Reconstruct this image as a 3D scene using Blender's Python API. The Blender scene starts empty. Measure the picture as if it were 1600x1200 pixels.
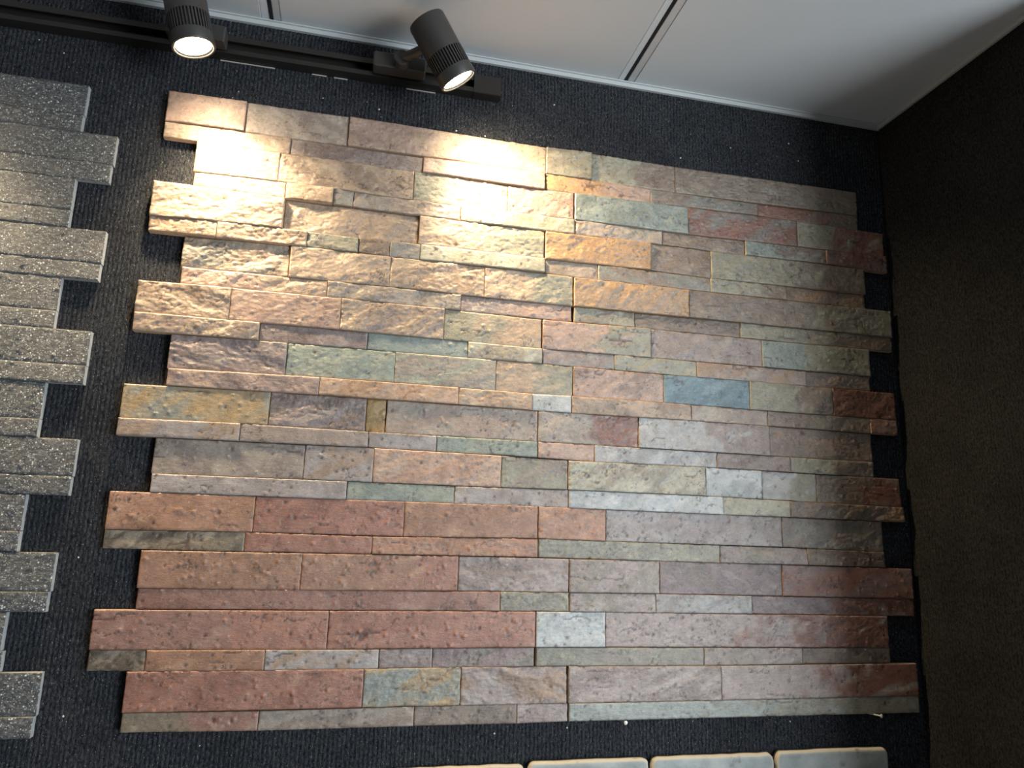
import bpy, math, random
import numpy as np
from mathutils import Matrix, Vector

sc = bpy.context.scene
col = sc.collection
ZO = 2.253            # height of the display's zero line above the floor (metres)

# ------------------------------------------------------------------ camera
R = [[0.97510483, -0.21963085, 0.03054271],
     [0.07396701, 0.19231488, -0.97854170],
     [0.20904413, 0.95643990, 0.20377261]]
cam_d = bpy.data.cameras.new('camera')
cam = bpy.data.objects.new('camera', cam_d)
col.objects.link(cam)
rt, dn, fw = [Vector(v) for v in R]
cam.matrix_world = Matrix(((rt.x, -dn.x, -fw.x, 0.3197), (rt.y, -dn.y, -fw.y, -1.1013),
                           (rt.z, -dn.z, -fw.z, ZO - 0.6508), (0, 0, 0, 1)))
cam_d.sensor_width = 36
cam_d.lens = 1122.815 / 1600 * 36
cam_d.clip_start = 0.02
sc.camera = cam

# ------------------------------------------------------------------ world, daylight, exposure
w = bpy.data.worlds.new('world'); sc.world = w; w.use_nodes = True
w.node_tree.nodes['Background'].inputs[0].default_value = (0.75, 0.87, 1.0, 1)
w.node_tree.nodes['Background'].inputs[1].default_value = 0.5
sc.view_settings.view_transform = 'Standard'
sc.view_settings.look = 'None'
sc.view_settings.exposure = 0.0
sc.view_settings.gamma = 1.0
sc.view_settings.use_curve_mapping = False
sc.cycles.use_denoising = True
sc.cycles.max_bounces = 8
sc.cycles.sample_clamp_indirect = 6

WIN = dict(x0=2.30, x1=5.00, z0=0.25, z1=2.25, y=-3.2)   # big shop window in the front wall
ld = bpy.data.lights.new('window_daylight', 'AREA')
ld.shape = 'RECTANGLE'; ld.size = WIN['x1'] - WIN['x0']; ld.size_y = WIN['z1'] - WIN['z0']
ld.energy = 262; ld.color = (0.84, 0.93, 1.0)
lo = bpy.data.objects.new('window_daylight', ld); col.objects.link(lo)
lo.location = ((WIN['x0'] + WIN['x1']) / 2, WIN['y'] - 0.02, (WIN['z0'] + WIN['z1']) / 2)
lo.rotation_euler = (math.radians(90), 0, 0)
LAMP_COL = (1.0, 0.79, 0.50)
BEAM_W, SPILL_W = 25.0, 2.8

# ------------------------------------------------------------------ helpers
def link(o, parent=None):
    col.objects.link(o)
    if parent is not None:
        o.parent = parent
    return o

def tag(o, label=None, cat=None, group=None, kind=None):
    if label: o['label'] = label
    if cat: o['category'] = cat
    if group: o['group'] = group
    if kind: o['kind'] = kind
    return o

def empty(name, loc, label, cat, group=None):
    o = bpy.data.objects.new(name, None); o.location = loc; o.empty_display_size = 0.05
    link(o); tag(o, label, cat, group)
    return o

def mesh_obj(name, verts, faces, mats, parent=None, origin=(0, 0, 0), midx=None, smooth=False):
    me = bpy.data.meshes.new(name)
    ov = Vector(origin)
    me.from_pydata([tuple(Vector(v) - ov) for v in verts], [], faces)
    for m in (mats if isinstance(mats, (list, tuple)) else [mats]):
        me.materials.append(m)
    if midx is not None:
        me.polygons.foreach_set('material_index', midx)
    if smooth:
        me.polygons.foreach_set('use_smooth', [True] * len(me.polygons))
    me.update()
    o = bpy.data.objects.new(name, me)
    link(o, parent)
    if parent is None:
        o.location = origin
    return o

class MB:
    """collects boxes and tubes, then links them as one mesh"""
    def __init__(s): s.v = []; s.f = []
    def add(s, v, f):
        n = len(s.v); s.v += [tuple(p) for p in v]; s.f += [tuple(i + n for i in q) for q in f]
    def box(s, a, b, M=None):
        x0, y0, z0 = a; x1, y1, z1 = b
        v = [Vector(p) for p in ((x0,y0,z0),(x1,y0,z0),(x1,y1,z0),(x0,y1,z0),(x0,y0,z1),(x1,y0,z1),(x1,y1,z1),(x0,y1,z1))]
        if M is not None: v = [M @ p for p in v]
        s.add(v, [(3,2,1,0),(4,5,6,7),(0,1,5,4),(1,2,6,5),(2,3,7,6),(3,0,4,7)])
    def bevbox(s, a, b, c, M=None):
        """box whose edges are chamfered by c"""
        x0, y0, z0 = a; x1, y1, z1 = b
        v = []
        def ring(z, i):
            return [(x0+i+c, y0+i, z), (x1-i-c, y0+i, z), (x1-i, y0+i+c, z), (x1-i, y1-i-c, z),
                    (x1-i-c, y1-i, z), (x0+i+c, y1-i, z), (x0+i, y1-i-c, z), (x0+i, y0+i+c, z)]
        for z, i in ((z0, c), (z0 + c, 0), (z1 - c, 0), (z1, c)):
            v += [Vector(p) for p in ring(z, i)]
        f = [tuple(range(7, -1, -1)), tuple(range(24, 32))]
        for k in range(3):
            for j in range(8):
                f.append((k*8+j, k*8+(j+1) % 8, (k+1)*8+(j+1) % 8, (k+1)*8+j))
        if M is not None: v = [M @ p for p in v]
        s.add(v, f)
    def lathe(s, prof, n=40, M=None, cap0=True, cap1=True):
        v = []; f = []
        for r, z in prof:
            for k in range(n):
                a = 2 * math.pi * k / n
                v.append(Vector((r * math.cos(a), r * math.sin(a), z)))
        for i in range(len(prof) - 1):
            for k in range(n):
                f.append((i*n+k, i*n+(k+1) % n, (i+1)*n+(k+1) % n, (i+1)*n+k))
        if cap0: f.append(tuple(range(n - 1, -1, -1)))
        if cap1: f.append(tuple((len(prof)-1)*n + k for k in range(n)))
        if M is not None: v = [M @ p for p in v]
        s.add(v, f)
    def build(s, name, mat, parent=None, origin=(0, 0, 0), smooth=False):
        o = mesh_obj(name, s.v, s.f, mat, parent, origin, smooth=smooth)
        if smooth:
            try: o.data.set_sharp_from_angle(angle=math.radians(35))
            except Exception: pass
        return o

def aim(n, loc):
    """frame at loc whose +Z is n"""
    q = Vector(n).normalized().to_track_quat('Z', 'Y')
    return Matrix.Translation(loc) @ q.to_matrix().to_4x4()

# gradient noise on numpy arrays -------------------------------------------------
def gnoise(x, y, seed):
    rs = np.random.RandomState(seed % 100003)
    ang = rs.rand(4096) * 2 * np.pi
    gx, gy = np.cos(ang), np.sin(ang)
    xi, yi = np.floor(x).astype(np.int64), np.floor(y).astype(np.int64)
    xf, yf = x - xi, y - yi
    def g(ix, iy, dx, dy):
        h = ((ix * 374761393 + iy * 668265263) ^ ((ix * 1274126177) >> 7)) & 4095
        return gx[h] * dx + gy[h] * dy
    u = xf**3 * (xf * (xf * 6 - 15) + 10); v = yf**3 * (yf * (yf * 6 - 15) + 10)
    a = g(xi, yi, xf, yf) * (1 - u) + g(xi + 1, yi, xf - 1, yf) * u
    b = g(xi, yi + 1, xf, yf - 1) * (1 - u) + g(xi + 1, yi + 1, xf - 1, yf - 1) * u
    return (a * (1 - v) + b * v) * 1.5

def fbm(x, y, seed, octv=4, gain=0.5):
    t = 0; a = 1; s = 0
    for k in range(octv):
        t = t + a * gnoise(x * 2**k + 17.3 * k, y * 2**k - 9.1 * k, seed + k * 31); s += a; a *= gain
    return t / s

def sstep(a, b, x):
    t = np.clip((x - a) / (b - a), 0, 1); return t * t * (3 - 2 * t)

# ------------------------------------------------------------------ materials
def new_mat(name):
    m = bpy.data.materials.new(name); m.use_nodes = True
    nt = m.node_tree
    return m, nt, nt.nodes['Principled BSDF']

def N(nt, typ, **kw):
    n = nt.nodes.new(typ)
    for k, v in kw.items(): setattr(n, k, v)
    return n

def mixc(nt, a, b, fac, blend='MIX'):
    n = N(nt, 'ShaderNodeMix', data_type='RGBA', blend_type=blend)
    for sock, val in ((n.inputs[0], fac), (n.inputs[6], a), (n.inputs[7], b)):
        if hasattr(val, 'is_linked') or hasattr(val, 'links'): nt.links.new(val, sock)
        else: sock.default_value = val if not isinstance(val, tuple) or len(val) != 3 else (*val, 1)
    return n.outputs[2]

def noise(nt, vec, scale, detail=4, rough=0.55):
    n = N(nt, 'ShaderNodeTexNoise'); n.inputs['Scale'].default_value = scale
    n.inputs['Detail'].default_value = detail; n.inputs['Roughness'].default_value = rough
    nt.links.new(vec, n.inputs['Vector']); return n.outputs[0]

def ramp(nt, fac, a, b, va=0.0, vb=1.0):
    n = N(nt, 'ShaderNodeMapRange'); n.inputs[1].default_value = a; n.inputs[2].default_value = b
    n.inputs[3].default_value = va; n.inputs[4].default_value = vb
    nt.links.new(fac, n.inputs[0]); return n.outputs[0]

def mathn(nt, op, a, b):
    n = N(nt, 'ShaderNodeMath', operation=op)
    for i, v in enumerate((a, b)):
        if isinstance(v, (int, float)): n.inputs[i].default_value = v
        else: nt.links.new(v, n.inputs[i])
    return n.outputs[0]

def bump(nt, h, strength, dist, prev=None):
    n = N(nt, 'ShaderNodeBump'); n.inputs['Strength'].default_value = strength
    n.inputs['Distance'].default_value = dist; nt.links.new(h, n.inputs['Height'])
    if prev is not None: nt.links.new(prev, n.inputs['Normal'])
    return n.outputs[0]

def obj_vec(nt, per_object=False, scale=(1, 1, 1)):
    tc = N(nt, 'ShaderNodeTexCoord')
    mp = N(nt, 'ShaderNodeMapping'); mp.inputs['Scale'].default_value = scale
    nt.links.new(tc.outputs['Object'], mp.inputs['Vector'])
    if per_object:
        at = N(nt, 'ShaderNodeAttribute', attribute_type='OBJECT', attribute_name='grain_shift')
        nt.links.new(at.outputs['Vector'], mp.inputs['Location'])
    return mp.outputs[0]

def attr(nt, name, typ='GEOMETRY'):
    return N(nt, 'ShaderNodeAttribute', attribute_type=typ, attribute_name=name)

def stone_material():
    m, nt, p = new_mat('split_slate')
    v = obj_vec(nt, True)
    A, B, C = [attr(nt, k, 'OBJECT').outputs['Color'] for k in ('tone_a', 'tone_b', 'tone_c')]
    patch = attr(nt, 'patch').outputs['Fac']; vein = attr(nt, 'vein').outputs['Fac']; pit = attr(nt, 'pit').outputs['Fac']
    c = mixc(nt, A, B, patch)
    c = mixc(nt, c, C, vein)
    n1 = noise(nt, v, 55, 6, 0.65)
    c = mixc(nt, c, (0.0, 0.0, 0.0), ramp(nt, n1, 0.42, 0.75, 0.0, 0.42))
    n2 = noise(nt, v, 260, 4, 0.7)
    c = mixc(nt, c, (0.72, 0.66, 0.58), ramp(nt, n2, 0.58, 0.78, 0.0, 0.45))
    c = mixc(nt, c, (0.035, 0.022, 0.016), ramp(nt, noise(nt, v, 420, 3, 0.6), 0.62, 0.72, 0.0, 0.55))
    mask = ramp(nt, noise(nt, v, 14, 3), 0.42, 0.60, 0.0, 0.85)
    c = mixc(nt, c, (0.06, 0.04, 0.032), mathn(nt, 'MULTIPLY', mask, ramp(nt, noise(nt, v, 150, 5, 0.7), 0.57, 0.68)))
    c = mixc(nt, c, (0.07, 0.035, 0.022), pit)
    nt.links.new(c, p.inputs['Base Color'])
    nt.links.new(ramp(nt, noise(nt, v, 90, 4), 0.3, 0.7, 0.22, 0.40), p.inputs['Roughness'])
    p.inputs['Specular IOR Level'].default_value = 0.75
    sv = obj_vec(nt, True, (0.55, 1, 1.5))
    mu = N(nt, 'ShaderNodeTexNoise'); mu.noise_type = 'RIDGED_MULTIFRACTAL'; mu.inputs['Scale'].default_value = 60
    mu.inputs['Detail'].default_value = 7; mu.inputs['Roughness'].default_value = 0.6; nt.links.new(sv, mu.inputs['Vector'])
    b = bump(nt, noise(nt, sv, 190, 8, 0.75), 0.55, 0.0020)
    b = bump(nt, mu.outputs[0], 0.12, 0.0015, b)
    b = bump(nt, noise(nt, v, 600, 3, 0.6), 0.3, 0.0006, b)
    nt.links.new(b, p.inputs['Normal'])
    return m

def sawn_material():
    m, nt, p = new_mat('sawn_slate_edge')
    C = attr(nt, 'tone_c', 'OBJECT').outputs['Color']
    c = mixc(nt, C, (0.62, 0.42, 0.27), 0.45)
    c = mixc(nt, c, (0.1, 0.07, 0.05), ramp(nt, noise(nt, obj_vec(nt, True), 160, 4), 0.5, 0.75, 0, 0.5))
    nt.links.new(c, p.inputs['Base Color']); p.inputs['Roughness'].default_value = 0.8
    return m

def dark_stone_material():
    m, nt, p = new_mat('sparkling_black_quartzite')
    v = obj_vec(nt, True); sv = obj_vec(nt, True, (0.7, 1, 1.1))
    n1 = noise(nt, sv, 230, 6, 0.8)
    c = mixc(nt, (0.050, 0.052, 0.054), (0.30, 0.29, 0.27), ramp(nt, n1, 0.46, 0.74))
    for sc_, th, col_ in ((620, 0.78, (0.66, 0.66, 0.64)), (330, 0.90, (0.80, 0.80, 0.78))):
        vo = N(nt, 'ShaderNodeTexVoronoi'); vo.inputs['Scale'].default_value = sc_; nt.links.new(v, vo.inputs['Vector'])
        sel = N(nt, 'ShaderNodeSeparateColor'); nt.links.new(vo.outputs['Color'], sel.inputs[0])
        fleck = mathn(nt, 'MULTIPLY', ramp(nt, sel.outputs[0], th, th + 0.04), ramp(nt, vo.outputs['Distance'], 0.5, 0.2))
        c = mixc(nt, c, col_, fleck)
    c = mixc(nt, c, (0.16, 0.14, 0.11), ramp(nt, noise(nt, v, 24, 4), 0.55, 0.75, 0, 0.4))
    nt.links.new(c, p.inputs['Base Color'])
    p.inputs['Roughness'].default_value = 0.45
    nt.links.new(bump(nt, n1, 0.9, 0.0022), p.inputs['Normal'])
    return m

def carpet_material(name, a, b, fleck):
    m, nt, p = new_mat(name)
    v = obj_vec(nt, False, (1, 1, 0.45))
    n1 = noise(nt, v, 420, 5, 0.75)
    c = mixc(nt, a, b, ramp(nt, n1, 0.40, 0.66))
    c = mixc(nt, c, fleck, ramp(nt, noise(nt, v, 900, 2, 0.6), 0.66, 0.74, 0, 0.8))
    c = mixc(nt, c, (0.004, 0.004, 0.005), ramp(nt, noise(nt, obj_vec(nt), 9, 3), 0.45, 0.75, 0, 0.35))
    nt.links.new(c, p.inputs['Base Color'])
    p.inputs['Roughness'].default_value = 1.0; p.inputs['Specular IOR Level'].default_value = 0.1
    nt.links.new(bump(nt, n1, 0.9, 0.0025), p.inputs['Normal'])
    return m

def plain(name, c, rough=0.5, metal=0.0, nscale=0, namp=0.0, bstr=0.0):
    m, nt, p = new_mat(name)
    if nscale:
        v = obj_vec(nt)
        n = noise(nt, v, nscale, 4)
        k = mixc(nt, tuple(x * (1 - namp) for x in c), tuple(min(1, x * (1 + namp)) for x in c), n)
        nt.links.new(k, p.inputs['Base Color'])
        if bstr: nt.links.new(bump(nt, n, bstr, 0.001), p.inputs['Normal'])
    else:
        p.inputs['Base Color'].default_value = (*c, 1)
    p.inputs['Roughness'].default_value = rough; p.inputs['Metallic'].default_value = metal
    return m

def emitter(name, c, s):
    m, nt, p = new_mat(name)
    p.inputs['Base Color'].default_value = (*c, 1)
    p.inputs['Emission Color'].default_value = (*c, 1); p.inputs['Emission Strength'].default_value = s
    return m

M_STONE = stone_material(); M_SAWN = sawn_material(); M_DARK = dark_stone_material()
M_DEDGE = plain('pale_sawn_quartzite_edge', (0.36, 0.37, 0.37), 0.8, 0, 200, 0.25, 0.3)
M_CARPET = carpet_material('black_ribbed_carpet', (0.008, 0.011, 0.017), (0.074, 0.074, 0.078), (0.65, 0.61, 0.53))
M_CARPET2 = carpet_material('charcoal_ribbed_carpet', (0.011, 0.0105, 0.010), (0.048, 0.046, 0.042), (0.16, 0.15, 0.14))
M_CEIL = plain('painted_ceiling_tile', (0.60, 0.62, 0.63), 0.6, 0, 700, 0.04, 0.25)
M_TRIM = plain('grey_painted_angle', (0.50, 0.52, 0.52), 0.4)
M_VOID = plain('dark_ceiling_void', (0.01, 0.01, 0.01), 0.9)
M_BLACK = plain('black_powder_coat', (0.045, 0.042, 0.038), 0.42, 0, 900, 0.15, 0.1)
M_TRACK = plain('black_track_metal', (0.020, 0.018, 0.016), 0.38)
M_LENS = emitter('lit_lamp_lens', (1.0, 0.86, 0.62), 30)
M_NAIL = plain('bright_nail_steel', (0.75, 0.74, 0.70), 0.35, 0.3)
M_LINT = plain('pale_lint', (0.6, 0.6, 0.58), 0.9)
M_WALL = plain('grey_painted_wall', (0.22, 0.22, 0.22), 0.8)
M_FLOOR = plain('pale_grey_floor', (0.35, 0.35, 0.35), 0.4, 0, 6, 0.15)
M_FRAME = plain('window_frame_metal', (0.35, 0.36, 0.37), 0.4)

# ------------------------------------------------------------------ setting
def ribbed(name, u0, u1, z0, z1, place, mat, nz=14, pitch=0.0061, wob=0.0014, amp=0.0019, top_wave=0.0, kind=True):
    """carpet: vertical ribs modelled as a corrugated sheet; place(u, d, z) puts it on its wall"""
    n = int((u1 - u0) / pitch)
    prof = []
    for k in range(n):
        for t, h in ((0.0, 0.0), (0.22, 0.75), (0.5, 1.0), (0.78, 0.75)):
            prof.append((u0 + (k + t) * pitch, h * amp))
    prof.append((u0 + n * pitch, 0))
    zs = [z0 + (z1 - z0) * (1 - (1 - i / nz) ** 2.2) for i in range(nz + 1)]
    U = np.array([p_[0] for p_ in prof]); Hh = np.array([p_[1] for p_ in prof])
    vs = []
    for i, z in enumerate(zs):
        zz = np.full_like(U, z)
        near = math.exp(-((z1 - z) / 0.03))
        off = wob * gnoise(U * 6, zz * 9 + 3, 5) * (1 + 4 * near)
        if i == nz: zz = zz + top_wave * (gnoise(U * 9, zz * 0 + 1.5, 11) + 0.5 * gnoise(U * 160, zz * 0 + 4.5, 12))
        for u, h, z_, o_ in zip(U, Hh, zz, off):
            vs.append(place(float(u + o_), float(h), float(z_)))
    m = len(U); fs = []
    for i in range(nz):
        for j in range(m - 1):
            fs.append((i*m+j, i*m+j+1, (i+1)*m+j+1, (i+1)*m+j))
    o = mesh_obj(name, vs, fs, mat, smooth=True)
    if kind: o['kind'] = 'structure'
    return o

CZ = ZO + 0.1565      # ceiling underside
# solid wall behind the carpet is part of the same object
def add_slab(o, a, b):
    mb = MB(); mb.box(a, b)
    me = o.data; n = len(me.vertices); nl = len(me.loops); nf = len(me.polygons)
    vs = [tuple(v.co) for v in me.vertices] + mb.v
    fs = [tuple(p_.vertices) for p_ in me.polygons] + [tuple(i + n for i in f) for f in mb.f]
    me.clear_geometry(); me.from_pydata(vs, [], fs)
    me.polygons.foreach_set('use_smooth', [True] * nf + [False] * len(mb.f)); me.update()

wb = ribbed('wall_back', -1.1, 1.2825, 1.0, CZ - 0.009, lambda u, d, z: (u, -d - 0.0004, z), M_CARPET, top_wave=0.0016)
add_slab(wb, (-2.6, 0.0, 0.0), (6.2, 0.08, CZ + 0.05))
PEND = -0.400        # where the side partition stops
wr = ribbed('wall_right', 0.002, -PEND, 1.0, CZ - 0.009, lambda u, d, z: (1.283 - d - 0.0004, -u, z), M_CARPET2, top_wave=0.0010)
add_slab(wr, (1.283, PEND, 0.0), (1.343, -0.0, CZ + 0.02))

for nm, a, b, m_ in (('floor', (-2.6, -3.3, -0.06), (6.2, 0.08, 0.0), M_FLOOR),
                     ('wall_left', (-2.68, -3.3, 0), (-2.6, 0.08, CZ + 0.05), M_WALL),
                     ('trim_1', None, None, M_TRIM)):
    mb = MB()
    if a: mb.box(a, b)
    else:
        # perimeter angle: a vertical leg on each wall with a thin raised lip along its upper front edge
        mb.box((-2.5, -0.0070, CZ - 0.0095), (1.2745, -0.0015, CZ - 0.0002))
        mb.box((-2.5, -0.0105, CZ - 0.0022), (1.2710, -0.0070, CZ - 0.0002))
        mb.box((1.2760, PEND, CZ - 0.0095), (1.2813, -0.0015, CZ - 0.0002))
        mb.box((1.2725, PEND, CZ - 0.0022), (1.2760, -0.0105, CZ - 0.0002))
    tag(mb.build(nm, m_), kind='structure')
# front wall with its big window opening
mb = MB()
mb.box((-2.6, -3.38, 0), (WIN['x0'], -3.3, CZ + 0.05)); mb.box((WIN['x1'], -3.38, 0), (6.2, -3.3, CZ + 0.05))
mb.box((WIN['x0'], -3.38, 0), (WIN['x1'], -3.3, WIN['z0'])); mb.box((WIN['x0'], -3.38, WIN['z1']), (WIN['x1'], -3.3, CZ + 0.05))
tag(mb.build('wall_front', M_WALL), kind='structure')
mb = MB(); mb.box((6.2, -3.3, 0), (6.28, 0.08, CZ + 0.05)); tag(mb.build('wall_side', M_WALL), kind='structure')
mb = MB()
for a, b in (((WIN['x0']-.05, -3.30, WIN['z0']-.05), (WIN['x1']+.05, -3.24, WIN['z0'])), ((WIN['x0']-.05, -3.30, WIN['z1']), (WIN['x1']+.05, -3.24, WIN['z1']+.05)),
             ((WIN['x0']-.05, -3.30, WIN['z0']), (WIN['x0'], -3.24, WIN['z1'])), ((WIN['x1'], -3.30, WIN['z0']), (WIN['x1']+.05, -3.24, WIN['z1']))):
    mb.box(a, b)
tag(mb.build('window_1', M_FRAME), kind='structure')

# ceiling: dark void slab with metal clip-in tiles hung under it, every tile a piece of its own
mb = MB(); mb.box((-2.6, -3.3, CZ + 0.030), (6.2, 0.08, CZ + 0.06))
ceil = tag(mb.build('ceiling', M_VOID), kind='structure')
TW, TL, GAP = 0.6132, 1.226, 0.0042
def tile_mesh():
    w_, l_ = TW - GAP, TL - GAP
    prof = [(0, 0.020), (0, 0.0035), (0.0015, 0.0018), (0.0125, 0.0006), (0.0128, 0.0016), (0.0138, 0.0016), (0.0142, 0.0)]
    u = prof + [(w_ - a, b) for a, b in reversed(prof)]
    vs = []; fs = []
    ys = [0, -l_]
    for y in ys:
        for a, b in u: vs.append((a, y, b))
    n = len(u)
    for j in range(n - 1): fs.append((j, j + 1, n + j + 1, n + j))
    fs.append(tuple(range(n - 1, -1, -1))); fs.append(tuple(range(n, 2 * n)))
    me = bpy.data.meshes.new('ceiling_tile'); me.from_pydata(vs, [], fs); me.materials.append(M_CEIL); me.update()
    return me
tm = tile_mesh()
tm2 = tm.copy()
for v_ in tm2.vertices:
    if v_.co.y < -0.5: v_.co.y = -0.85
for j in range(3):
    for i in range(-3, 10):
        t = bpy.data.objects.new('ceiling_tile', tm if j < 2 else tm2)
        x = 0.1384 + (i - 1) * TW + GAP / 2
        if x < -2.6 or x + TW > 6.35: continue
        t.location = (x, -0.0012 - j * TL, CZ)
        link(t, ceil)

# black strips added in the open tile joints to paint in their shade
for i in range(-4, 9):
    x = 0.1384 + i * TW
    mb = MB(); mb.box((x - GAP / 2 - 0.0004, -3.3, CZ + 0.0012), (x + GAP / 2 + 0.0004, -0.0105, CZ + 0.006))
    mb.build('joint_shade_strip', M_VOID, ceil)

# ------------------------------------------------------------------ stones
def srgb(h):
    c = [int(h[i:i+2], 16) / 255 for i in (0, 2, 4)]
    return tuple(x / 12.92 if x <= 0.04045 else ((x + 0.055) / 1.055) ** 2.4 for x in c)
PAL = {k: [srgb(c) for c in v.split()] for k, v in {
    'tan': 'ad957e 9c836d c0a88c', 'tan2': '9f9082 908071 ae9f8e', 'rose': 'ac9080 9c7d6d ba9d88',
    'peach': 'b39580 a8856f c0a087', 'red': 'a2725e 966654 ae836e', 'redtan': 'a67c64 997056 b38d72',
    'redmauve': '976f60 8c6455 a3806e', 'redbrown': '82594a 704a3c 926c58', 'brown': '7f6e60 6f5e51 8f7f6c',
    'mauve': '918079 827069 a0938b', 'lilac': '9e938e 92857f aaa09a', 'purple': '816c6a 70605e 98867f',
    'olive': '908a77 82796b a09983', 'teal': '878e87 787f79 96988c', 'green': '919384 82897f a0a18e',
    'blue': '71878f 61767f 879a9f', 'gold': 'ab8863 987553 b8966e', 'cream': 'b0a893 a09882 bab2a0',
    'silver': 'a8a39e 97918c b8b4af', 'white': 'b7b7b4 a6a7a4 c8c8c6', 'dark': '85745f 5f5244 ab9c86',
    'wood': 'a0804f 7a5f33 ae9064', 'ochre': 'a48d6c 8c8a80 aa8c62', 'rosegrey': '9f8d85 907a71 ada097',
    'greysilver': '979a92 888c84 a8aaa2'}.items()}

def stone(parent, origin, x0, x1, ztl, ztr, zbl, zbr, depth, rough, seed, pal, pal2=None, mats=None, step=0.0017, chip=1.0):
    """one split-faced stone: displaced face grid, sawn sides, flat back"""
    g = 0.00035
    x0 += g; x1 -= g; ztl -= g; ztr -= g; zbl += g; zbr += g
    W = x1 - x0; Hh = ((ztl - zbl) + (ztr - zbr)) / 2
    nx = max(4, int(W / step)); nz = max(4, int(Hh / step))
    s, t = np.meshgrid(np.linspace(0, 1, nx + 1), np.linspace(0, 1, nz + 1))     # t: bottom to top
    X = x0 + s * W
    Z = (zbl * (1 - s) + zbr * s) * (1 - t) + (ztl * (1 - s) + ztr * s) * t
    rs = random.Random(seed)
    lx, lz = s * W, t * Hh
    a = math.radians(rs.uniform(12, 38)) * (1 if rs.random() < 0.8 else -1)
    p = (lx * math.cos(a) + lz * math.sin(a)); q = (-lx * math.sin(a) + lz * math.cos(a))
    warp = fbm(lx * 22, lz * 30, seed + 5, 3) * 0.35
    big = fbm(p * 9 + seed % 50, q * 30 + warp, seed, 4, 0.55)
    lv = big * 5 + fbm(p * 45, q * 90, seed + 3, 3) * 0.7
    fr = lv - np.floor(lv)
    terr = np.floor(lv) + sstep(0.86, 1.0, fr) + fr * 0.15
    fine = fbm(lx * 120, lz * 210, seed + 9, 3, 0.7)
    amp = (0.00008, 0.00034, 0.0007)[rough]
    h = terr * amp + fine * (0.00030, 0.00075, 0.0011)[rough]
    crk = np.abs(gnoise(lx * 17 + fbm(lx * 60, lz * 60, seed + 61, 3) * 0.6, lz * 24 + seed % 13, seed + 60))
    crk = (1 - sstep(0.0, 0.05, crk)) * sstep(0.0, 0.2, gnoise(lx * 13 + 5, lz * 17, seed + 62))
    h = h - crk * 0.0007
    tilt = (s - 0.5) * rs.uniform(-1, 1) * 0.0014 + (t - 0.5) * rs.uniform(-1, 1) * 0.0010
    h = h - h.mean() + tilt
    pit = crk * 0.8
    upf = 0.15 if pal in ('silver', 'white', 'rosegrey', 'purple', 'lilac', 'green', 'greysilver') else 0.7
    npim = int(W * Hh * (2600, 1500, 400)[rough] * rs.uniform(0.3, 1.8))
    for k in range(npim):
        cx, cz = rs.random() * W, rs.random() * Hh
        r = rs.uniform(0.0011, 0.0024); d2 = (lx - cx) ** 2 + (lz - cz) ** 2
        b = np.exp(-d2 / (r * r))
        if rs.random() < upf: h = h + b * r * 0.75
        else: h = h - b * r * 0.5; pit = np.maximum(pit, b * 0.8)
    h = np.clip(h, -0.0045, 0.0045)
    # broken arrises
    ed = np.minimum(np.minimum(lx, W - lx), np.minimum(lz, Hh - lz))
    nib = 0.5 + 0.9 * gnoise(X * 130, Z * 130, seed + 21)
    h = h - np.clip(nib, 0, 1.4) * chip * 0.0008 * np.exp(-ed / (0.0010 * chip))
    Y = -(depth + h)
    # slightly uneven outline
    wx = 0.00022 * gnoise(Z * 120, X * 0 + seed * 0.37, seed + 2) ; 
    X = X + np.where((s == 0) | (s == 1), wx, 0)
    idx = np.arange((nx + 1) * (nz + 1)).reshape(nz + 1, nx + 1)
    ring = list(idx[0, :]) + list(idx[1:, -1]) + list(idx[-1, -2::-1]) + list(idx[-2:0:-1, 0])
    P = np.stack([X.ravel(), Y.ravel(), Z.ravel()], 1)
    mid = P[ring].copy(); mid[:, 1] = -0.003
    P = np.vstack([P, mid]) - np.array(origin)
    n0 = (nx + 1) * (nz + 1); m = len(ring)
    q0 = idx[:-1, :-1].ravel(); q1 = idx[:-1, 1:].ravel(); q2 = idx[1:, 1:].ravel(); q3 = idx[1:, :-1].ravel()
    quads = np.stack([q0, q1, q2, q3], 1)
    rr = np.array(ring); k = np.arange(m); k1 = (k + 1) % m
    side = np.stack([rr[k], n0 + k, n0 + k1, rr[k1]], 1)
    Q = np.vstack([quads, side])
    nq = len(Q)
    me = bpy.data.meshes.new('stone')
    me.vertices.add(len(P)); me.vertices.foreach_set('co', P.astype(np.float32).ravel())
    back = list(range(n0 + m - 1, n0 - 1, -1))
    me.loops.add(nq * 4 + m)
    me.loops.foreach_set('vertex_index', np.concatenate([Q.ravel(), np.array(back)]).astype(np.int32))
    me.polygons.add(nq + 1)
    me.polygons.foreach_set('loop_start', np.concatenate([np.arange(nq) * 4, [nq * 4]]).astype(np.int32))
    mi = np.zeros(nq + 1, np.int32); mi[len(quads):] = 1
    for mm in (mats or (M_STONE, M_SAWN)): me.materials.append(mm)
    me.polygons.foreach_set('material_index', mi)
    sm = np.ones(nq + 1, bool); sm[len(quads):] = False
    me.update(calc_edges=True)
    me.polygons.foreach_set('use_smooth', sm)
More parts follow.
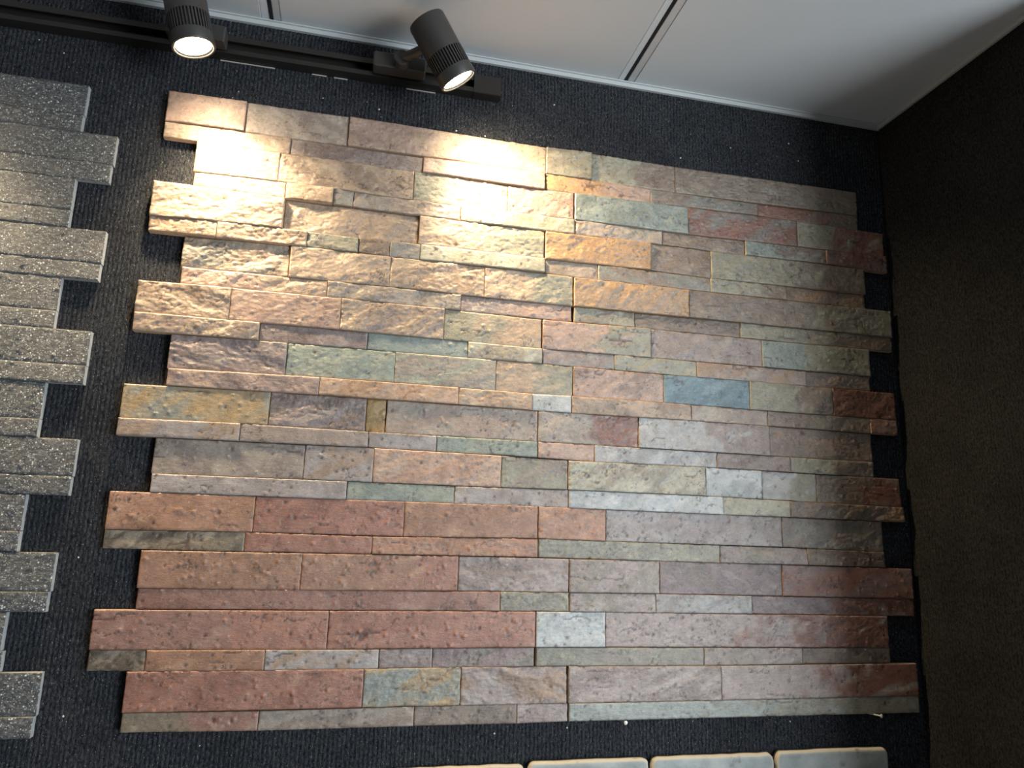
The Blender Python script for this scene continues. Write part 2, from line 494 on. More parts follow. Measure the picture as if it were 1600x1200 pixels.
    if pal:
        if pal2:
            edge = rs.uniform(0.42, 0.62)
            patch = sstep(-0.14, 0.14, (s - edge) + fbm(lx * 25, lz * 25, seed + 40, 4) * 0.5)
        else:
            patch = sstep(-0.16, 0.20, fbm(p * 12 + 3, q * 32, seed + 41, 4) + 0.25 * (fr - 0.5) * (rough > 0))
        vein = sstep(0.12, 0.45, fbm(p * 16 + 9, q * 45, seed + 42, 4)) * 0.75
        pad = np.zeros(m)
        vein = np.maximum(vein, 0.8 * np.exp(-ed / 0.0010) * sstep(-0.1, 0.4, gnoise(X * 90, Z * 90, seed + 77)))
        for nm, arr in (('patch', patch), ('vein', vein), ('pit', pit)):
            at = me.attributes.new(nm, 'FLOAT', 'POINT')
            at.data.foreach_set('value', np.concatenate([arr.ravel(), pad]).astype(np.float32))
    me.validate(clean_customdata=False)
    o = bpy.data.objects.new('stone', me); link(o, parent)
    if pal:
        A = PAL[pal]; Bc = PAL[pal2][0] if pal2 else A[1]
        if not pal2 and rs.random() < 0.6 and pal not in ('red', 'redtan', 'redmauve', 'blue', 'white', 'wood'):
            Fo = PAL[rs.choice(['tan2', 'rose', 'olive', 'mauve', 'brown', 'teal', 'gold'])][0]
            Bc = tuple(b_ * 0.5 + f_ * 0.5 for b_, f_ in zip(A[1], Fo))
        k = rs.uniform(0.93, 1.07)
        o['tone_a'] = [c * k for c in A[0]]; o['tone_b'] = [c * k for c in Bc]; o['tone_c'] = [c * k for c in A[2]]
    o['grain_shift'] = [rs.uniform(0, 9) for _ in range(3)]
    return o

STONES = [
    (0, 'L', 0, 3, 117, 0, 2, -51, -49, 'rose', 32, 1),
    (0, 'L', 0, 117, 275, 2, 3, -49, -49, 'tan2', 26, 1),
    (0, 'L', 0, 275, 605, 3, -1, -49, -49, 'rose', 30, 1, 'tan'),
    (0, 'L', 1, 3, 188, -51, -49, -77, -78, 'tan', 29, 1),
    (0, 'L', 1, 188, 397, -49, -51, -78, -78, 'mauve', 27, 1),
    (0, 'L', 1, 397, 604, -51, -49, -78, -79, 'rose', 32, 1),
    (0, 'R', 0, 605, 687, 0, 2, -49, -49, 'olive', 31, 1),
    (0, 'R', 0, 687, 843, 2, 0, -49, -50, 'olive', 26, 1, 'brown'),
    (0, 'R', 0, 843, 1213, 0, 2, -50, -45, 'brown', 27, 1),
    (0, 'R', 1, 606, 796, -49, -50, -79, -77, 'gold', 28, 1, 'rose'),
    (0, 'R', 1, 796, 1005, -50, -50, -77, -72, 'brown', 28, 1),
    (0, 'R', 1, 1005, 1214, -50, -45, -72, -75, 'redbrown', 25, 1, 'brown'),
    (1, 'L', 0, 52, 175, -77, -78, -128, -126, 'tan', 31, 1),
    (1, 'L', 0, 175, 384, -78, -77, -126, -128, 'tan', 30, 2),
    (1, 'L', 0, 384, 541, -77, -80, -128, -129, 'olive', 27, 1, 'tan'),
    (1, 'L', 0, 541, 655, -80, -78, -129, -127, 'rose', 29, 2),
    (1, 'L', 1, 54, 188, -128, -126, -150, -153, 'tan', 30, 1),
    (1, 'L', 1, 188, 260, -126, -125, -153, -152, 'tan', 32, 1),
    (1, 'L', 1, 260, 291, -125, -126, -152, -152, 'tan2', 29, 1),
    (1, 'L', 1, 291, 463, -126, -128, -152, -154, 'tan2', 28, 2),
    (1, 'L', 1, 463, 657, -128, -127, -154, -153, 'cream', 31, 1),
    (1, 'R', 0, 657, 866, -78, -76, -127, -127, 'teal', 31, 1),
    (1, 'R', 0, 866, 1082, -76, -73, -127, -123, 'redbrown', 29, 1),
    (1, 'R', 0, 1082, 1264, -73, -76, -123, -122, 'olive', 28, 1, 'redbrown'),
    (1, 'R', 1, 658, 817, -127, -127, -153, -152, 'tan2', 29, 2),
    (1, 'R', 1, 817, 976, -127, -125, -152, -153, 'brown', 27, 1),
    (1, 'R', 1, 976, 1139, -125, -124, -153, -151, 'teal', 30, 1, 'brown'),
    (1, 'R', 1, 1139, 1267, -124, -121, -151, -154, 'redbrown', 31, 1),
    (2, 'L', 0, 0, 189, -151, -153, -207, -203, 'tan', 35, 2),
    (2, 'L', 0, 189, 397, -153, -154, -203, -203, 'tan', 24, 2),
    (2, 'L', 0, 397, 605, -154, -155, -203, -203, 'tan', 30, 2, 'olive'),
    (2, 'L', 1, 1, 96, -207, -205, -230, -230, 'tan', 34, 2),
    (2, 'L', 1, 96, 227, -205, -203, -230, -228, 'tan', 33, 2),
    (2, 'L', 1, 227, 304, -203, -203, -228, -228, 'olive', 30, 1),
    (2, 'L', 1, 304, 353, -203, -203, -228, -229, 'brown', 29, 2),
    (2, 'L', 1, 353, 401, -203, -203, -229, -229, 'tan2', 31, 1),
    (2, 'L', 1, 401, 607, -203, -203, -229, -227, 'cream', 33, 0),
    (2, 'R', 0, 607, 795, -155, -152, -203, -201, 'gold', 31, 2),
    (2, 'R', 0, 795, 908, -152, -153, -201, -204, 'brown', 27, 1),
    (2, 'R', 0, 908, 1217, -153, -152, -204, -201, 'olive', 30, 1, 'brown'),
    (2, 'R', 1, 608, 700, -203, -202, -227, -230, 'tan2', 27, 1),
    (2, 'R', 1, 700, 906, -202, -204, -230, -229, 'brown', 29, 1),
    (2, 'R', 1, 906, 1055, -204, -202, -229, -228, 'olive', 29, 1, 'brown'),
    (2, 'R', 1, 1055, 1216, -202, -201, -228, -229, 'brown', 26, 1),
    (3, 'L', 0, 51, 204, -232, -228, -279, -279, 'tan', 26, 2),
    (3, 'L', 0, 204, 356, -228, -229, -279, -279, 'tan', 30, 2),
    (3, 'L', 0, 356, 507, -229, -229, -279, -280, 'tan', 31, 2),
    (3, 'L', 0, 507, 656, -229, -229, -280, -280, 'tan', 29, 2, 'olive'),
    (3, 'L', 1, 53, 263, -279, -279, -305, -305, 'rose', 27, 2, 'tan'),
    (3, 'L', 1, 263, 470, -279, -280, -305, -306, 'tan2', 30, 2),
    (3, 'L', 1, 470, 655, -280, -280, -306, -306, 'mauve', 26, 1, 'rose'),
    (3, 'R', 0, 658, 864, -230, -230, -280, -279, 'gold', 32, 2),
    (3, 'R', 0, 864, 1266, -230, -229, -279, -279, 'brown', 31, 1, 'olive'),
    (3, 'R', 1, 659, 765, -280, -280, -306, -306, 'olive', 28, 1),
    (3, 'R', 1, 765, 961, -280, -279, -306, -306, 'brown', 27, 1),
    (3, 'R', 1, 961, 1265, -279, -279, -306, -306, 'olive', 28, 1, 'brown'),
    (4, 'L', 0, -2, 126, -307, -305, -355, -355, 'tan', 31, 2),
    (4, 'L', 0, 126, 286, -305, -305, -355, -355, 'rose', 30, 1),
    (4, 'L', 0, 286, 445, -305, -306, -355, -356, 'tan', 31, 2),
    (4, 'L', 0, 445, 604, -306, -308, -356, -357, 'olive', 28, 1, 'tan'),
    (4, 'L', 1, -1, 171, -355, -355, -383, -382, 'tan', 33, 2),
    (4, 'L', 1, 171, 329, -355, -355, -382, -382, 'mauve', 27, 0),
    (4, 'L', 1, 329, 485, -355, -356, -382, -382, 'teal', 27, 0),
    (4, 'L', 1, 485, 606, -356, -357, -382, -382, 'cream', 30, 1),
    (4, 'R', 0, 606, 794, -308, -306, -357, -356, 'rose', 30, 1, 'olive'),
    (4, 'R', 0, 794, 1001, -306, -307, -356, -355, 'mauve', 28, 1),
    (4, 'R', 0, 1001, 1215, -307, -306, -355, -356, 'teal', 30, 1, 'olive'),
    (4, 'R', 1, 607, 729, -357, -356, -382, -382, 'mauve', 28, 1),
    (4, 'R', 1, 729, 877, -356, -356, -382, -383, 'olive', 28, 1),
    (4, 'R', 1, 877, 1085, -356, -356, -383, -383, 'mauve', 29, 0),
    (4, 'R', 1, 1085, 1213, -356, -356, -383, -382, 'brown', 28, 2),
    (5, 'L', 0, 51, 213, -383, -382, -434, -431, 'mauve', 29, 2),
    (5, 'L', 0, 213, 373, -382, -382, -431, -430, 'green', 27, 1),
    (5, 'L', 0, 373, 531, -382, -382, -430, -432, 'green', 29, 1),
    (5, 'L', 0, 531, 658, -382, -382, -432, -431, 'tan', 28, 1, 'olive'),
    (5, 'L', 1, 53, 264, -434, -431, -459, -458, 'rose', 32, 1),
    (5, 'L', 1, 264, 473, -431, -431, -458, -458, 'peach', 33, 1),
    (5, 'L', 1, 473, 591, -431, -432, -458, -459, 'tan', 32, 2),
    (5, 'L', 1, 591, 656, -432, -431, -459, -459, 'white', 30, 0),
    (5, 'R', 0, 659, 816, -382, -383, -431, -431, 'rose', 28, 1),
    (5, 'R', 0, 816, 974, -383, -382, -431, -432, 'blue', 29, 1),
    (5, 'R', 0, 974, 1135, -382, -383, -432, -432, 'olive', 30, 1, 'brown'),
    (5, 'R', 0, 1135, 1261, -383, -383, -432, -432, 'redbrown', 30, 1),
    (5, 'R', 1, 657, 864, -431, -431, -459, -458, 'tan', 31, 1),
    (5, 'R', 1, 864, 1006, -431, -432, -458, -458, 'tan2', 29, 1),
    (5, 'R', 1, 1006, 1207, -432, -432, -458, -459, 'brown', 29, 1),
    (5, 'R', 1, 1207, 1262, -432, -432, -459, -459, 'redbrown', 30, 1),
    (6, 'L', 0, -2, 196, -460, -458, -509, -507, 'ochre', 29, 0),
    (6, 'L', 0, 196, 335, -458, -458, -507, -508, 'mauve', 28, 2),
    (6, 'L', 0, 335, 365, -458, -458, -508, -508, 'wood', 25, 1),
    (6, 'L', 0, 365, 601, -458, -459, -508, -508, 'tan2', 28, 0),
    (6, 'L', 1, -2, 159, -509, -507, -534, -533, 'lilac', 33, 0),
    (6, 'L', 1, 159, 341, -507, -508, -533, -532, 'mauve', 30, 0),
    (6, 'L', 1, 341, 443, -508, -508, -532, -532, 'lilac', 29, 0),
    (6, 'L', 1, 443, 602, -508, -508, -532, -533, 'green', 28, 0),
    (6, 'R', 0, 602, 771, -459, -458, -508, -508, 'tan2', 28, 1, 'redbrown'),
    (6, 'R', 0, 771, 1008, -458, -458, -508, -509, 'silver', 30, 1, 'mauve'),
    (6, 'R', 0, 1008, 1209, -458, -459, -509, -509, 'brown', 27, 1),
    (6, 'R', 1, 603, 696, -508, -508, -533, -535, 'rose', 28, 0),
    (6, 'R', 1, 696, 909, -508, -509, -535, -534, 'silver', 29, 1),
    (6, 'R', 1, 909, 1045, -509, -509, -534, -535, 'mauve', 30, 1),
    (6, 'R', 1, 1045, 1208, -509, -509, -535, -536, 'olive', 29, 1, 'brown'),
    (7, 'L', 0, 48, 252, -534, -533, -584, -583, 'tan2', 27, 0),
    (7, 'L', 0, 252, 351, -533, -532, -583, -583, 'lilac', 29, 0),
    (7, 'L', 0, 351, 545, -532, -533, -583, -582, 'peach', 29, 1),
    (7, 'L', 0, 545, 652, -533, -535, -582, -581, 'olive', 28, 1),
    (7, 'L', 1, 50, 315, -584, -583, -610, -610, 'lilac', 30, 0),
    (7, 'L', 1, 315, 474, -583, -583, -610, -609, 'green', 28, 0),
    (7, 'L', 1, 474, 653, -583, -581, -609, -609, 'lilac', 28, 0),
    (7, 'R', 0, 653, 888, -535, -534, -581, -581, 'cream', 30, 1),
    (7, 'R', 0, 888, 990, -534, -535, -581, -582, 'white', 29, 0),
    (7, 'R', 0, 990, 1092, -535, -536, -582, -584, 'silver', 29, 0, 'olive'),
    (7, 'R', 0, 1092, 1258, -536, -536, -584, -585, 'brown', 29, 1, 'redbrown'),
    (7, 'R', 1, 654, 918, -581, -581, -609, -610, 'white', 30, 1),
    (7, 'R', 1, 918, 1041, -581, -583, -610, -610, 'cream', 29, 1),
    (7, 'R', 1, 1041, 1261, -583, -585, -610, -611, 'brown', 31, 2),
    (8, 'L', 0, 0, 190, -610, -610, -662, -660, 'redtan', 30, 0),
    (8, 'L', 0, 190, 401, -610, -609, -660, -660, 'red', 29, 0),
    (8, 'L', 0, 401, 605, -609, -608, -660, -657, 'redtan', 29, 0),
    (8, 'L', 1, 0, 181, -662, -660, -687, -687, 'dark', 28, 0),
    (8, 'L', 1, 181, 357, -660, -661, -687, -686, 'red', 29, 0),
    (8, 'L', 1, 357, 606, -661, -657, -686, -685, 'redtan', 29, 1),
    (8, 'R', 0, 606, 715, -608, -609, -657, -658, 'redtan', 29, 1),
    (8, 'R', 0, 715, 1024, -609, -610, -658, -659, 'lilac', 28, 0),
    (8, 'R', 0, 1024, 1217, -610, -611, -659, -662, 'brown', 28, 1),
    (8, 'R', 1, 607, 910, -657, -659, -685, -687, 'olive', 28, 1),
    (8, 'R', 1, 910, 1069, -659, -660, -687, -687, 'mauve', 29, 2),
    (8, 'R', 1, 1069, 1217, -660, -662, -687, -688, 'brown', 30, 0),
    (9, 'L', 0, 49, 261, -688, -687, -738, -738, 'redtan', 29, 0),
    (9, 'L', 0, 261, 485, -687, -686, -738, -736, 'redtan', 29, 0, 'red'),
    (9, 'L', 0, 485, 656, -686, -686, -736, -736, 'rosegrey', 28, 1),
    (9, 'L', 1, 51, 550, -738, -736, -765, -764, 'redmauve', 28, 0),
    (9, 'L', 1, 550, 657, -736, -736, -764, -764, 'olive', 28, 1),
    (9, 'R', 0, 657, 805, -686, -686, -736, -736, 'rosegrey', 29, 1),
    (9, 'R', 0, 805, 1020, -686, -687, -736, -737, 'purple', 28, 1),
    (9, 'R', 0, 1020, 1268, -687, -689, -737, -739, 'redbrown', 30, 0),
    (9, 'R', 1, 658, 798, -736, -736, -764, -765, 'rosegrey', 29, 1),
    (9, 'R', 1, 798, 964, -736, -737, -765, -765, 'silver', 29, 1),
    (9, 'R', 1, 964, 1268, -737, -739, -765, -767, 'purple', 28, 2, 'redbrown'),
    (10, 'L', 0, 1, 304, -766, -765, -817, -817, 'redmauve', 29, 0, 'red'),
    (10, 'L', 0, 304, 605, -765, -764, -817, -815, 'red', 29, 0),
    (10, 'L', 1, 2, 72, -817, -817, -843, -844, 'dark', 27, 1),
    (10, 'L', 1, 72, 223, -817, -817, -844, -844, 'redtan', 30, 0),
    (10, 'L', 1, 223, 377, -817, -817, -844, -843, 'lilac', 30, 0),
    (10, 'L', 1, 377, 453, -817, -816, -843, -843, 'mauve', 28, 1),
    (10, 'L', 1, 453, 604, -816, -815, -843, -842, 'purple', 28, 1),
    (10, 'R', 0, 606, 715, -764, -764, -815, -815, 'white', 29, 1),
    (10, 'R', 0, 715, 1213, -764, -767, -815, -817, 'rosegrey', 29, 1, 'redbrown'),
    (10, 'R', 1, 607, 878, -815, -816, -842, -843, 'olive', 28, 0),
    (10, 'R', 1, 878, 1051, -816, -817, -843, -842, 'rosegrey', 28, 0),
    (10, 'R', 1, 1051, 1214, -817, -817, -842, -841, 'brown', 28, 0),
    (11, 'L', 0, 51, 358, -844, -843, -895, -894, 'red', 30, 0),
    (11, 'L', 0, 358, 496, -843, -842, -894, -894, 'ochre', 29, 2),
    (11, 'L', 0, 496, 655, -842, -842, -894, -894, 'rosegrey', 29, 2),
    (11, 'L', 1, 52, 222, -895, -896, -919, -921, 'dark', 28, 0, 'redmauve'),
    (11, 'L', 1, 222, 431, -896, -894, -921, -920, 'tan2', 28, 0),
    (11, 'L', 1, 431, 580, -894, -893, -920, -920, 'brown', 28, 0),
    (11, 'L', 1, 580, 657, -893, -894, -920, -919, 'rosegrey', 28, 1),
    (11, 'R', 0, 658, 906, -842, -843, -894, -894, 'rosegrey', 29, 1),
    (11, 'R', 0, 906, 1264, -843, -842, -894, -893, 'rosegrey', 29, 0, 'redbrown'),
    (11, 'R', 1, 659, 1263, -894, -893, -919, -919, 'greysilver', 29, 0, 'olive'),
]
DARK = [(-108, -10, -59), (-109, -59, -86), (-59, -86, -133), (-61, -133, -162), (-105, -162, -211), (-105, -211, -238), (-54, -238, -288), (-55, -288, -314), (-102, -314, -363), (-102, -363, -389), (-53, -389, -439), (-53, -439, -466), (-100, -466, -517), (-100, -517, -542), (-49, -542, -593), (-50, -593, -619), (-101, -619, -667), (-101, -667, -694), (-54, -694, -744), (-56, -744, -770), (-101, -770, -818), (-98, -818, -844), (-49, -844, -897), (-51, -897, -923)]

LABELS = {
 (0,'L'): 'top left slate ledger panel, blown out under the left spotlight',
 (0,'R'): 'top right slate ledger panel, brown and olive with one long blue-green stone',
 (1,'L'): 'craggy tan slate ledger panel, second from the top in the left column',
 (1,'R'): 'slate ledger panel with two golden orange stones, second from top on the right',
 (2,'L'): 'slate ledger panel with two pale green stones side by side, left column',
 (2,'R'): 'slate ledger panel holding the bright slate-blue stone, right column',
 (3,'L'): 'slate ledger panel with a narrow wood-brown stone, left column',
 (3,'R'): 'silvery slate ledger panel turning brown rightwards, right column',
 (4,'L'): 'brick-red slate ledger panel, fifth from the top in the left column',
 (4,'R'): 'purple-grey pitted slate ledger panel, fifth from the top in the right column',
 (5,'L'): 'bottom left slate ledger panel, long red stones above brown and grey strips',
 (5,'R'): 'bottom right slate ledger panel with a grey-green strip along its foot',
}
STONE_LABEL = {(5,'blue'): 'bright slate-blue stone', (6,'wood'): 'narrow wood-brown stone with vertical grain', (5,'white'): 'small pale grey-white stone',
               (10,'white'): 'pale silver-white square stone', (7,'white'): 'silver-white veined stone', (0,'teal'): 'long blue-green stone'}
panels = {}
for i in range(6):
    for s_ in 'LR':
        x = 0.0 if s_ == 'L' else 0.61
        org = (x, -0.003, ZO - 0.15 * (i + 1) - 0.014)
        panels[(i, s_)] = (empty('ledger_panel', org, LABELS[(i, s_)], 'wall panel', 'multicolour slate ledger panels'), org)
for n, r in enumerate(STONES):
    row, s_, part, x0, x1, a, b, c, d, pal, dep, rough = r[:12]
    pal2 = r[12] if len(r) > 12 else None
    par, org = panels[(row // 2, s_)]
    f = lambda mm: mm / 1000
    o = stone(par, org, f(x0), f(x1), ZO + f(a), ZO + f(b), ZO + f(c), ZO + f(d), 0.013 + (dep - 29) * 0.0008, rough, 1000 + n * 7, pal, pal2)
    if (row, pal) in STONE_LABEL: o['label'] = STONE_LABEL[(row, pal)]

# black quartzite panels on the left, half outside the picture
DL = ['topmost black quartzite ledger panel at the left edge, unlit above the beam',
      'second black quartzite ledger panel from the top at the left edge, warmly lit',
      'third black quartzite ledger panel from the top at the left edge',
      'fourth black quartzite ledger panel from the top at the left edge, half in shadow',
      'fifth black quartzite ledger panel from the top at the left edge, cool grey',
      'lowest black quartzite ledger panel at the left edge, near the bottom corner']
for i in range(6):
    org = (-0.40, -0.003, ZO + DARK[i * 4 + 3][2] / 1000)
    e = empty('ledger_panel', org, DL[i], 'wall panel', 'black quartzite ledger panels')
    for k in range(4):
        xe, zt, zb = [v / 1000 for v in DARK[i * 4 + k]]
        rs = random.Random(i * 4 + k)
        cut = xe - rs.uniform(0.22, 0.40)
        for a, b in ((xe - 0.60, cut), (cut, xe)):
            stone(e, org, a, b, ZO + zt, ZO + zt, ZO + zb, ZO + zb, 0.0125 + rs.uniform(0, 0.0015), 0, 9000 + i * 40 + k * 5 + (a == cut),
                  None, None, (M_DARK, M_DEDGE), 0.0020, 1.6)

# tumbled slabs of the display below, only their tops in the picture
M_SLAB = None
def slab_material():
    m, nt, p = new_mat('tumbled_grey_stone')
    v = obj_vec(nt, True)
    rim = attr(nt, 'rim').outputs['Fac']
    c = mixc(nt, (0.20, 0.225, 0.22), (0.36, 0.38, 0.36), ramp(nt, noise(nt, v, 22, 5), 0.35, 0.68))
    c = mixc(nt, c, (0.52, 0.45, 0.34), rim)
    c = mixc(nt, c, (0.05, 0.05, 0.045), ramp(nt, noise(nt, v, 60, 5), 0.60, 0.75, 0, 0.5))
    nt.links.new(c, p.inputs['Base Color']); p.inputs['Roughness'].default_value = 0.6
    nt.links.new(bump(nt, noise(nt, v, 200, 5), 0.4, 0.0015), p.inputs['Normal'])
    return m
M_SLAB = slab_material()
def tumbled_slab(x0, x1, zt, h, seed, label):
    """rounded-corner slab with worn, rounded arrises"""
    y_b, y_f = -0.003, -0.0145
    W = x1 - x0; rc = 0.011
    out = []
    for cx, cz, a0 in ((x1 - rc, zt - rc, 0), (x0 + rc, zt - rc, 90), (x0 + rc, zt - h + rc, 180), (x1 - rc, zt - h + rc, 270)):
        nx_ = 6
        for k in range(nx_ + 1):
            a = math.radians(a0 + 90 * k / nx_)
            out.append((cx + rc * math.cos(a), cz + rc * math.sin(a), math.cos(a), math.sin(a)))
        # subdivide the straight run that follows
        nxt = {0: (x0 + rc, zt), 90: (x0, zt - h + rc), 180: (x1 - rc, zt - h), 270: (x1, zt - rc)}[a0]
        px, pz = out[-1][0], out[-1][1]
        for k in range(1, 12):
            out.append((px + (nxt[0] - px) * k / 12, pz + (nxt[1] - pz) * k / 12, out[-1][2], out[-1][3]))
    n = len(out); vs = []; rim = []
    rs = random.Random(seed)
    wob = [rs.uniform(-1, 1) * 0.0006 for _ in range(n)]
    for ins, y, rv, wk in ((0.0, y_b, 0.9, 1), (0.0, y_f + 0.005, 0.9, 1), (0.0008, y_f + 0.002, 1.0, 1), (0.0028, y_f + 0.0004, 0.7, 0.7), (0.0045, y_f, 0.12, 0.3), (0.0075, y_f - 0.0002, 0.0, 0)):
        for k, (x, z, nx_, nz_) in enumerate(out):
            vs.append((x - nx_ * (ins + wob[k] * wk), y, z - nz_ * (ins + wob[k] * wk))); rim.append(rv)
    fs = []
    for i in range(5):
        for k in range(n):
            fs.append((i*n+k, (i+1)*n+k, (i+1)*n+(k+1) % n, i*n+(k+1) % n))
    vs.append(((x0 + x1) / 2, y_f - 0.0002, zt - h / 2)); rim.append(0.0)
    for k in range(n): fs.append((5*n+k, 6*n, 5*n+(k+1) % n))
    fs.append(tuple(range(n)))
    o = mesh_obj('stone_slab', vs, fs, M_SLAB, None, ((x0 + x1) / 2, y_b, zt - h), smooth=True)
    at = o.data.attributes.new('rim', 'FLOAT', 'POINT'); at.data.foreach_set('value', rim)
    o['grain_shift'] = [rs.uniform(0, 9) for _ in range(3)]
    tag(o, label, 'stone slab', 'tumbled grey slabs under the big display')
for x0, x1, zt, sd, lb in ((0.405, 0.5945, -0.9750, 1, 'tumbled stone slab, a thin cream sliver of top edge at the bottom centre'),
                           (0.5995, 0.7845, -0.9722, 2, 'tumbled stone slab with a cream rim, second from the left at the picture foot'),
                           (0.7890, 0.9915, -0.9718, 3, 'plain grey tumbled slab with little rim, between the two tan-rimmed slabs'),
                           (0.9960, 1.1960, -0.9698, 4, 'tan-rimmed grey-green tumbled slab at the bottom right, rounded outer corner')):
    tumbled_slab(x0, x1, ZO + zt, 0.095, sd, lb)

# ------------------------------------------------------------------ lighting track and lamps
TZ = 0.0940                                # rail height above the zero line
tx0, tx1 = -0.95, 0.519
tr = empty('lighting_track', (tx1, -0.002, ZO + TZ), 'black lighting track on the carpeted wall just under the ceiling', 'lighting track')
def tz(x): return (x - tx1) * 0.006 + ZO + TZ
def rail_box(mb, y0, y1, dz0, dz1, a=None, b=None, c=0.0):
    a = tx0 if a is None else a; b = tx1 if b is None else b
    v = []
    for x in (a, b):
        z = tz(x)
        v += [(x, y0, z + dz0), (x, y1, z + dz0), (x, y1, z + dz1), (x, y0, z + dz1)]
    mb.add(v, [(0,3,2,1), (4,5,6,7), (0,1,5,4), (1,2,6,5), (2,3,7,6), (3,0,4,7)])
off = Vector((tx1, -0.002, ZO + TZ))
mb = MB()
rail_box(mb, -0.006, -0.0022, -0.0165, 0.0165)
rail_box(mb, -0.020, -0.006, 0.0135, 0.0165); rail_box(mb, -0.020, -0.006, -0.0165, -0.0135)
rail_box(mb, -0.020, -0.0180, 0.0070, 0.0135); rail_box(mb, -0.020, -0.0180, -0.0135, -0.0070)
rail_box(mb, -0.0225, -0.020, -0.0165, -0.0145)
mb.build('rail', M_TRACK, tr, off)
mb = MB()
rail_box(mb, -0.014, -0.011, 0.0105, 0.0134); rail_box(mb, -0.014, -0.011, -0.0134, -0.0105)
mb.build('conductor_strip', plain('dull_copper', (0.10, 0.06, 0.04), 0.4, 0.8), tr, off)
mb = MB(); rail_box(mb, -0.0215, -0.0022, -0.0172, 0.0172, tx1 - 0.045, tx1 + 0.002)
mb.build('end_cap', M_TRACK, tr, off)
for a, b in ((0.068, 0.151), (0.209, 0.232), (0.244, 0.266), (0.362, 0.411)):  # glints under the rail, put in as pale-coloured strips
    mb = MB(); rail_box(mb, -0.0040, -0.0022, -0.0185, -0.0174, a, b)
    s_ = mb.build('glint_strip', plain('pale_glint', (0.55, 0.50, 0.44), 0.5), tr, off)

def spotlight(loc, n, L, joint, label):
    loc = Vector(loc); n = Vector(n).normalized()
    root = empty('track_spotlight', loc, label, 'spotlight', 'black cylinder spotlights on the track')
    F = aim(n, (0, 0, 0))
    r = 0.0295
    mb = MB()
    mb.lathe([(0.004, -L - 0.0), (r - 0.004, -L), (r - 0.0012, -L + 0.0012), (r, -L + 0.004), (r, -0.046), (r - 0.003, -0.0455), (r - 0.003, -0.0185),
              (r + 0.0004, -0.018), (r + 0.0008, -0.0015), (r, 0.0), (r - 0.0025, 0.0), (r - 0.003, -0.002)], 56, F, True, False)
    mb.build('lamp_body', M_BLACK, root, smooth=True)
    mb = MB()
    for k in range(40):
        Rk = F @ Matrix.Rotation(2 * math.pi * k / 40, 4, 'Z')
        mb.box((r - 0.0040, -0.0010, -0.0456), (r + 0.0002, 0.0010, -0.0184), Rk)
    mb.build('cooling_fins', M_BLACK, root)
    mb = MB(); mb.lathe([(r - 0.0028, -0.0015), (r - 0.0045, -0.0030), (r - 0.0052, -0.0040)], 48, F, False, False)
    mb.build('trim_ring', M_BLACK, root, smooth=True)
    mb = MB(); mb.lathe([(0.0252, -0.0036), (0.018, -0.0022), (0.008, -0.0016)], 48, F, True, True)
    mb.build('lens', M_LENS, root, smooth=True)
    # pivot joint, arm and track adapter
    j = Vector(joint) - loc
    bodyp = n * (-0.066)
    mb = MB()
    d = (bodyp - j); dd = d.normalized(); ln = d.length - r + 0.002
    G = aim(dd, j)
    mb.lathe([(0.0075, 0), (0.0075, ln)], 20, G)
    mb.build('arm', M_BLACK, root, smooth=True)
    mb = MB(); G2 = aim((0, -1, 0.0), j + Vector((0, 0.012, 0)))
    mb.lathe([(0.012, 0.0), (0.0135, 0.002), (0.0135, 0.017), (0.012, 0.019), (0.004, 0.0192), (0.0035, 0.018)], 32, G2)
    mb.build('pivot_joint', M_BLACK, root, smooth=True)
    ax = joint[0]; z = tz(ax)
    mb = MB(); mb.bevbox((ax - 0.045, -0.0480, z - 0.0130), (ax + 0.040, -0.0228, z + 0.0130), 0.002, Matrix.Translation(-loc))
    mb.build('track_adapter', M_BLACK, root)
    for nm, size, blend, e in (('beam', 100, 1.0, BEAM_W), ('spill', 150, 0.9, SPILL_W)):
        s = bpy.data.lights.new('spot_' + nm, 'SPOT'); s.energy = e; s.color = LAMP_COL
        s.spot_size = math.radians(size); s.spot_blend = blend; s.shadow_soft_size = 0.014
        o = bpy.data.objects.new('spot_' + nm, s); link(o, root)
        o.matrix_local = aim(-n, n * 0.006)
    return root
spotlight((0.0526, -0.100, ZO + 0.0222), (0.258, 0.087, -0.962), 0.118, (0.040, -0.060, tz(0.040)),
          'black cylinder spotlight at the upper left, pointing almost straight down, round glowing face')
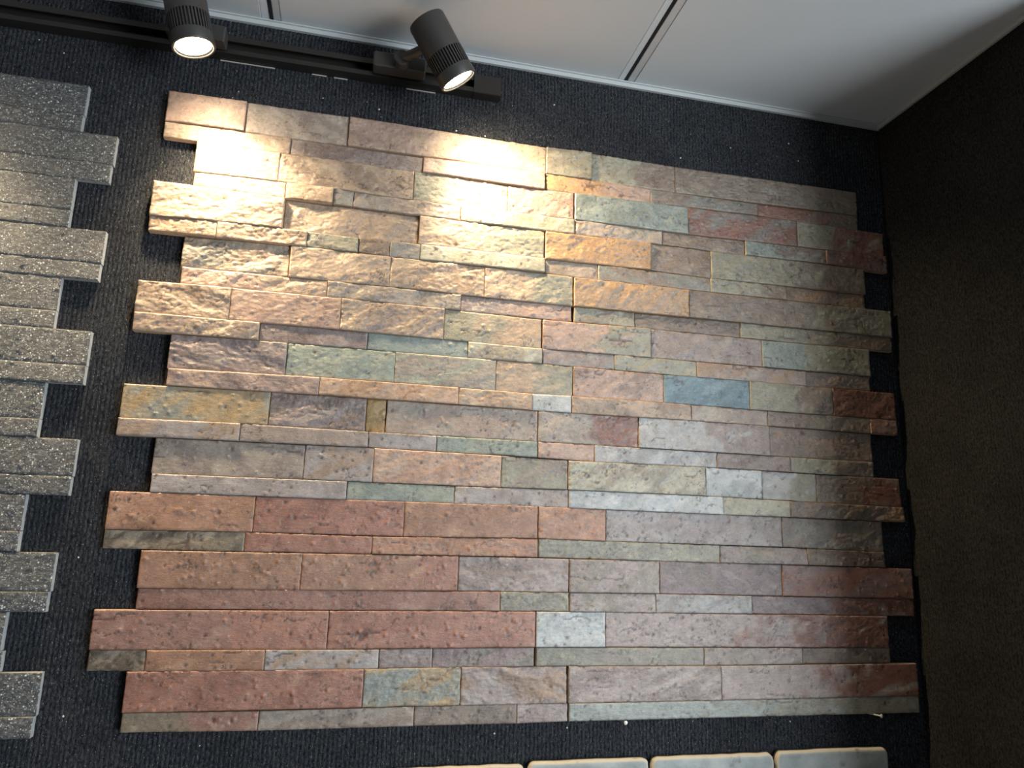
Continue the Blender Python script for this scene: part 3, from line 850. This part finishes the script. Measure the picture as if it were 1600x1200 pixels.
spotlight((0.4385, -0.100, ZO + 0.0384), (0.56, 0.17, -0.81), 0.104, (0.350, -0.060, tz(0.350) - 0.004),
          'black cylinder spotlight right of the other, tilted to the right near the track end')
# the next lamp of the row, outside the picture on the left
spotlight((-0.3900, -0.100, ZO + 0.0150), (0.12, 0.10, -0.962), 0.118, (-0.404, -0.060, tz(-0.404)),
          'black cylinder spotlight farthest left on the track, outside the picture')

# ------------------------------------------------------------------ nails and lint
def nail(x, z, ln, tilt, label):
    root = empty('nail', (x, -0.001, z), label, 'nail', 'nails under the slate display')
    d = Vector((tilt[0], -1, tilt[1])).normalized()
    mb = MB(); mb.lathe([(0.0011, 0.0), (0.0011, ln)], 12, aim(d, (0, 0, 0)))
    mb.build('shank', M_NAIL, root, smooth=True)
    mb = MB(); mb.lathe([(0.0011, ln - 0.001), (0.0030, ln), (0.0031, ln + 0.0008), (0.0022, ln + 0.0016), (0.0008, ln + 0.0019)], 16, aim(d, (0, 0, 0)))
    mb.build('nail_head', M_NAIL, root, smooth=True)
nail(0.7455, ZO - 0.9206, 0.014, (0.1, -0.1), 'pale nail with round head under the middle of the slate display')
nail(1.1727, ZO - 0.9205, 0.025, (0.25, 0.05), 'longer pale nail under the bottom right corner of the slate display')
mb = MB(); rs = random.Random(4)
spots = [(-.19,.06),(.23,.035),(.32,.03),(.30,.04),(.62,.09),(.88,.075),(.96,.06),(.10,-.006+.03),(.50,.01),(.45,.012),(.07,-.32),(.0,-.5),(.55,-.935),(.66,-.93),(1.03,-.93),(.15,-.94),(-.03,-.7),(-.02,-.9),(1.10,.055)]
for x, z in spots + [(rs.uniform(-.25, 1.2), rs.uniform(.0, .11)) for _ in range(5)]:
    s = rs.uniform(0.0005, 0.0011)
    Rm = Matrix.Translation((x, -0.0019, ZO + z)) @ Matrix.Rotation(rs.uniform(0, 3), 4, 'Y')
    mb.box((-s * rs.uniform(1, 2), -s * .5, -s), (s, s * .5, s), Rm)
tag(mb.build('lint', M_LINT), 'pale specks of lint caught on the black ribbed carpet', 'lint', kind='stuff')
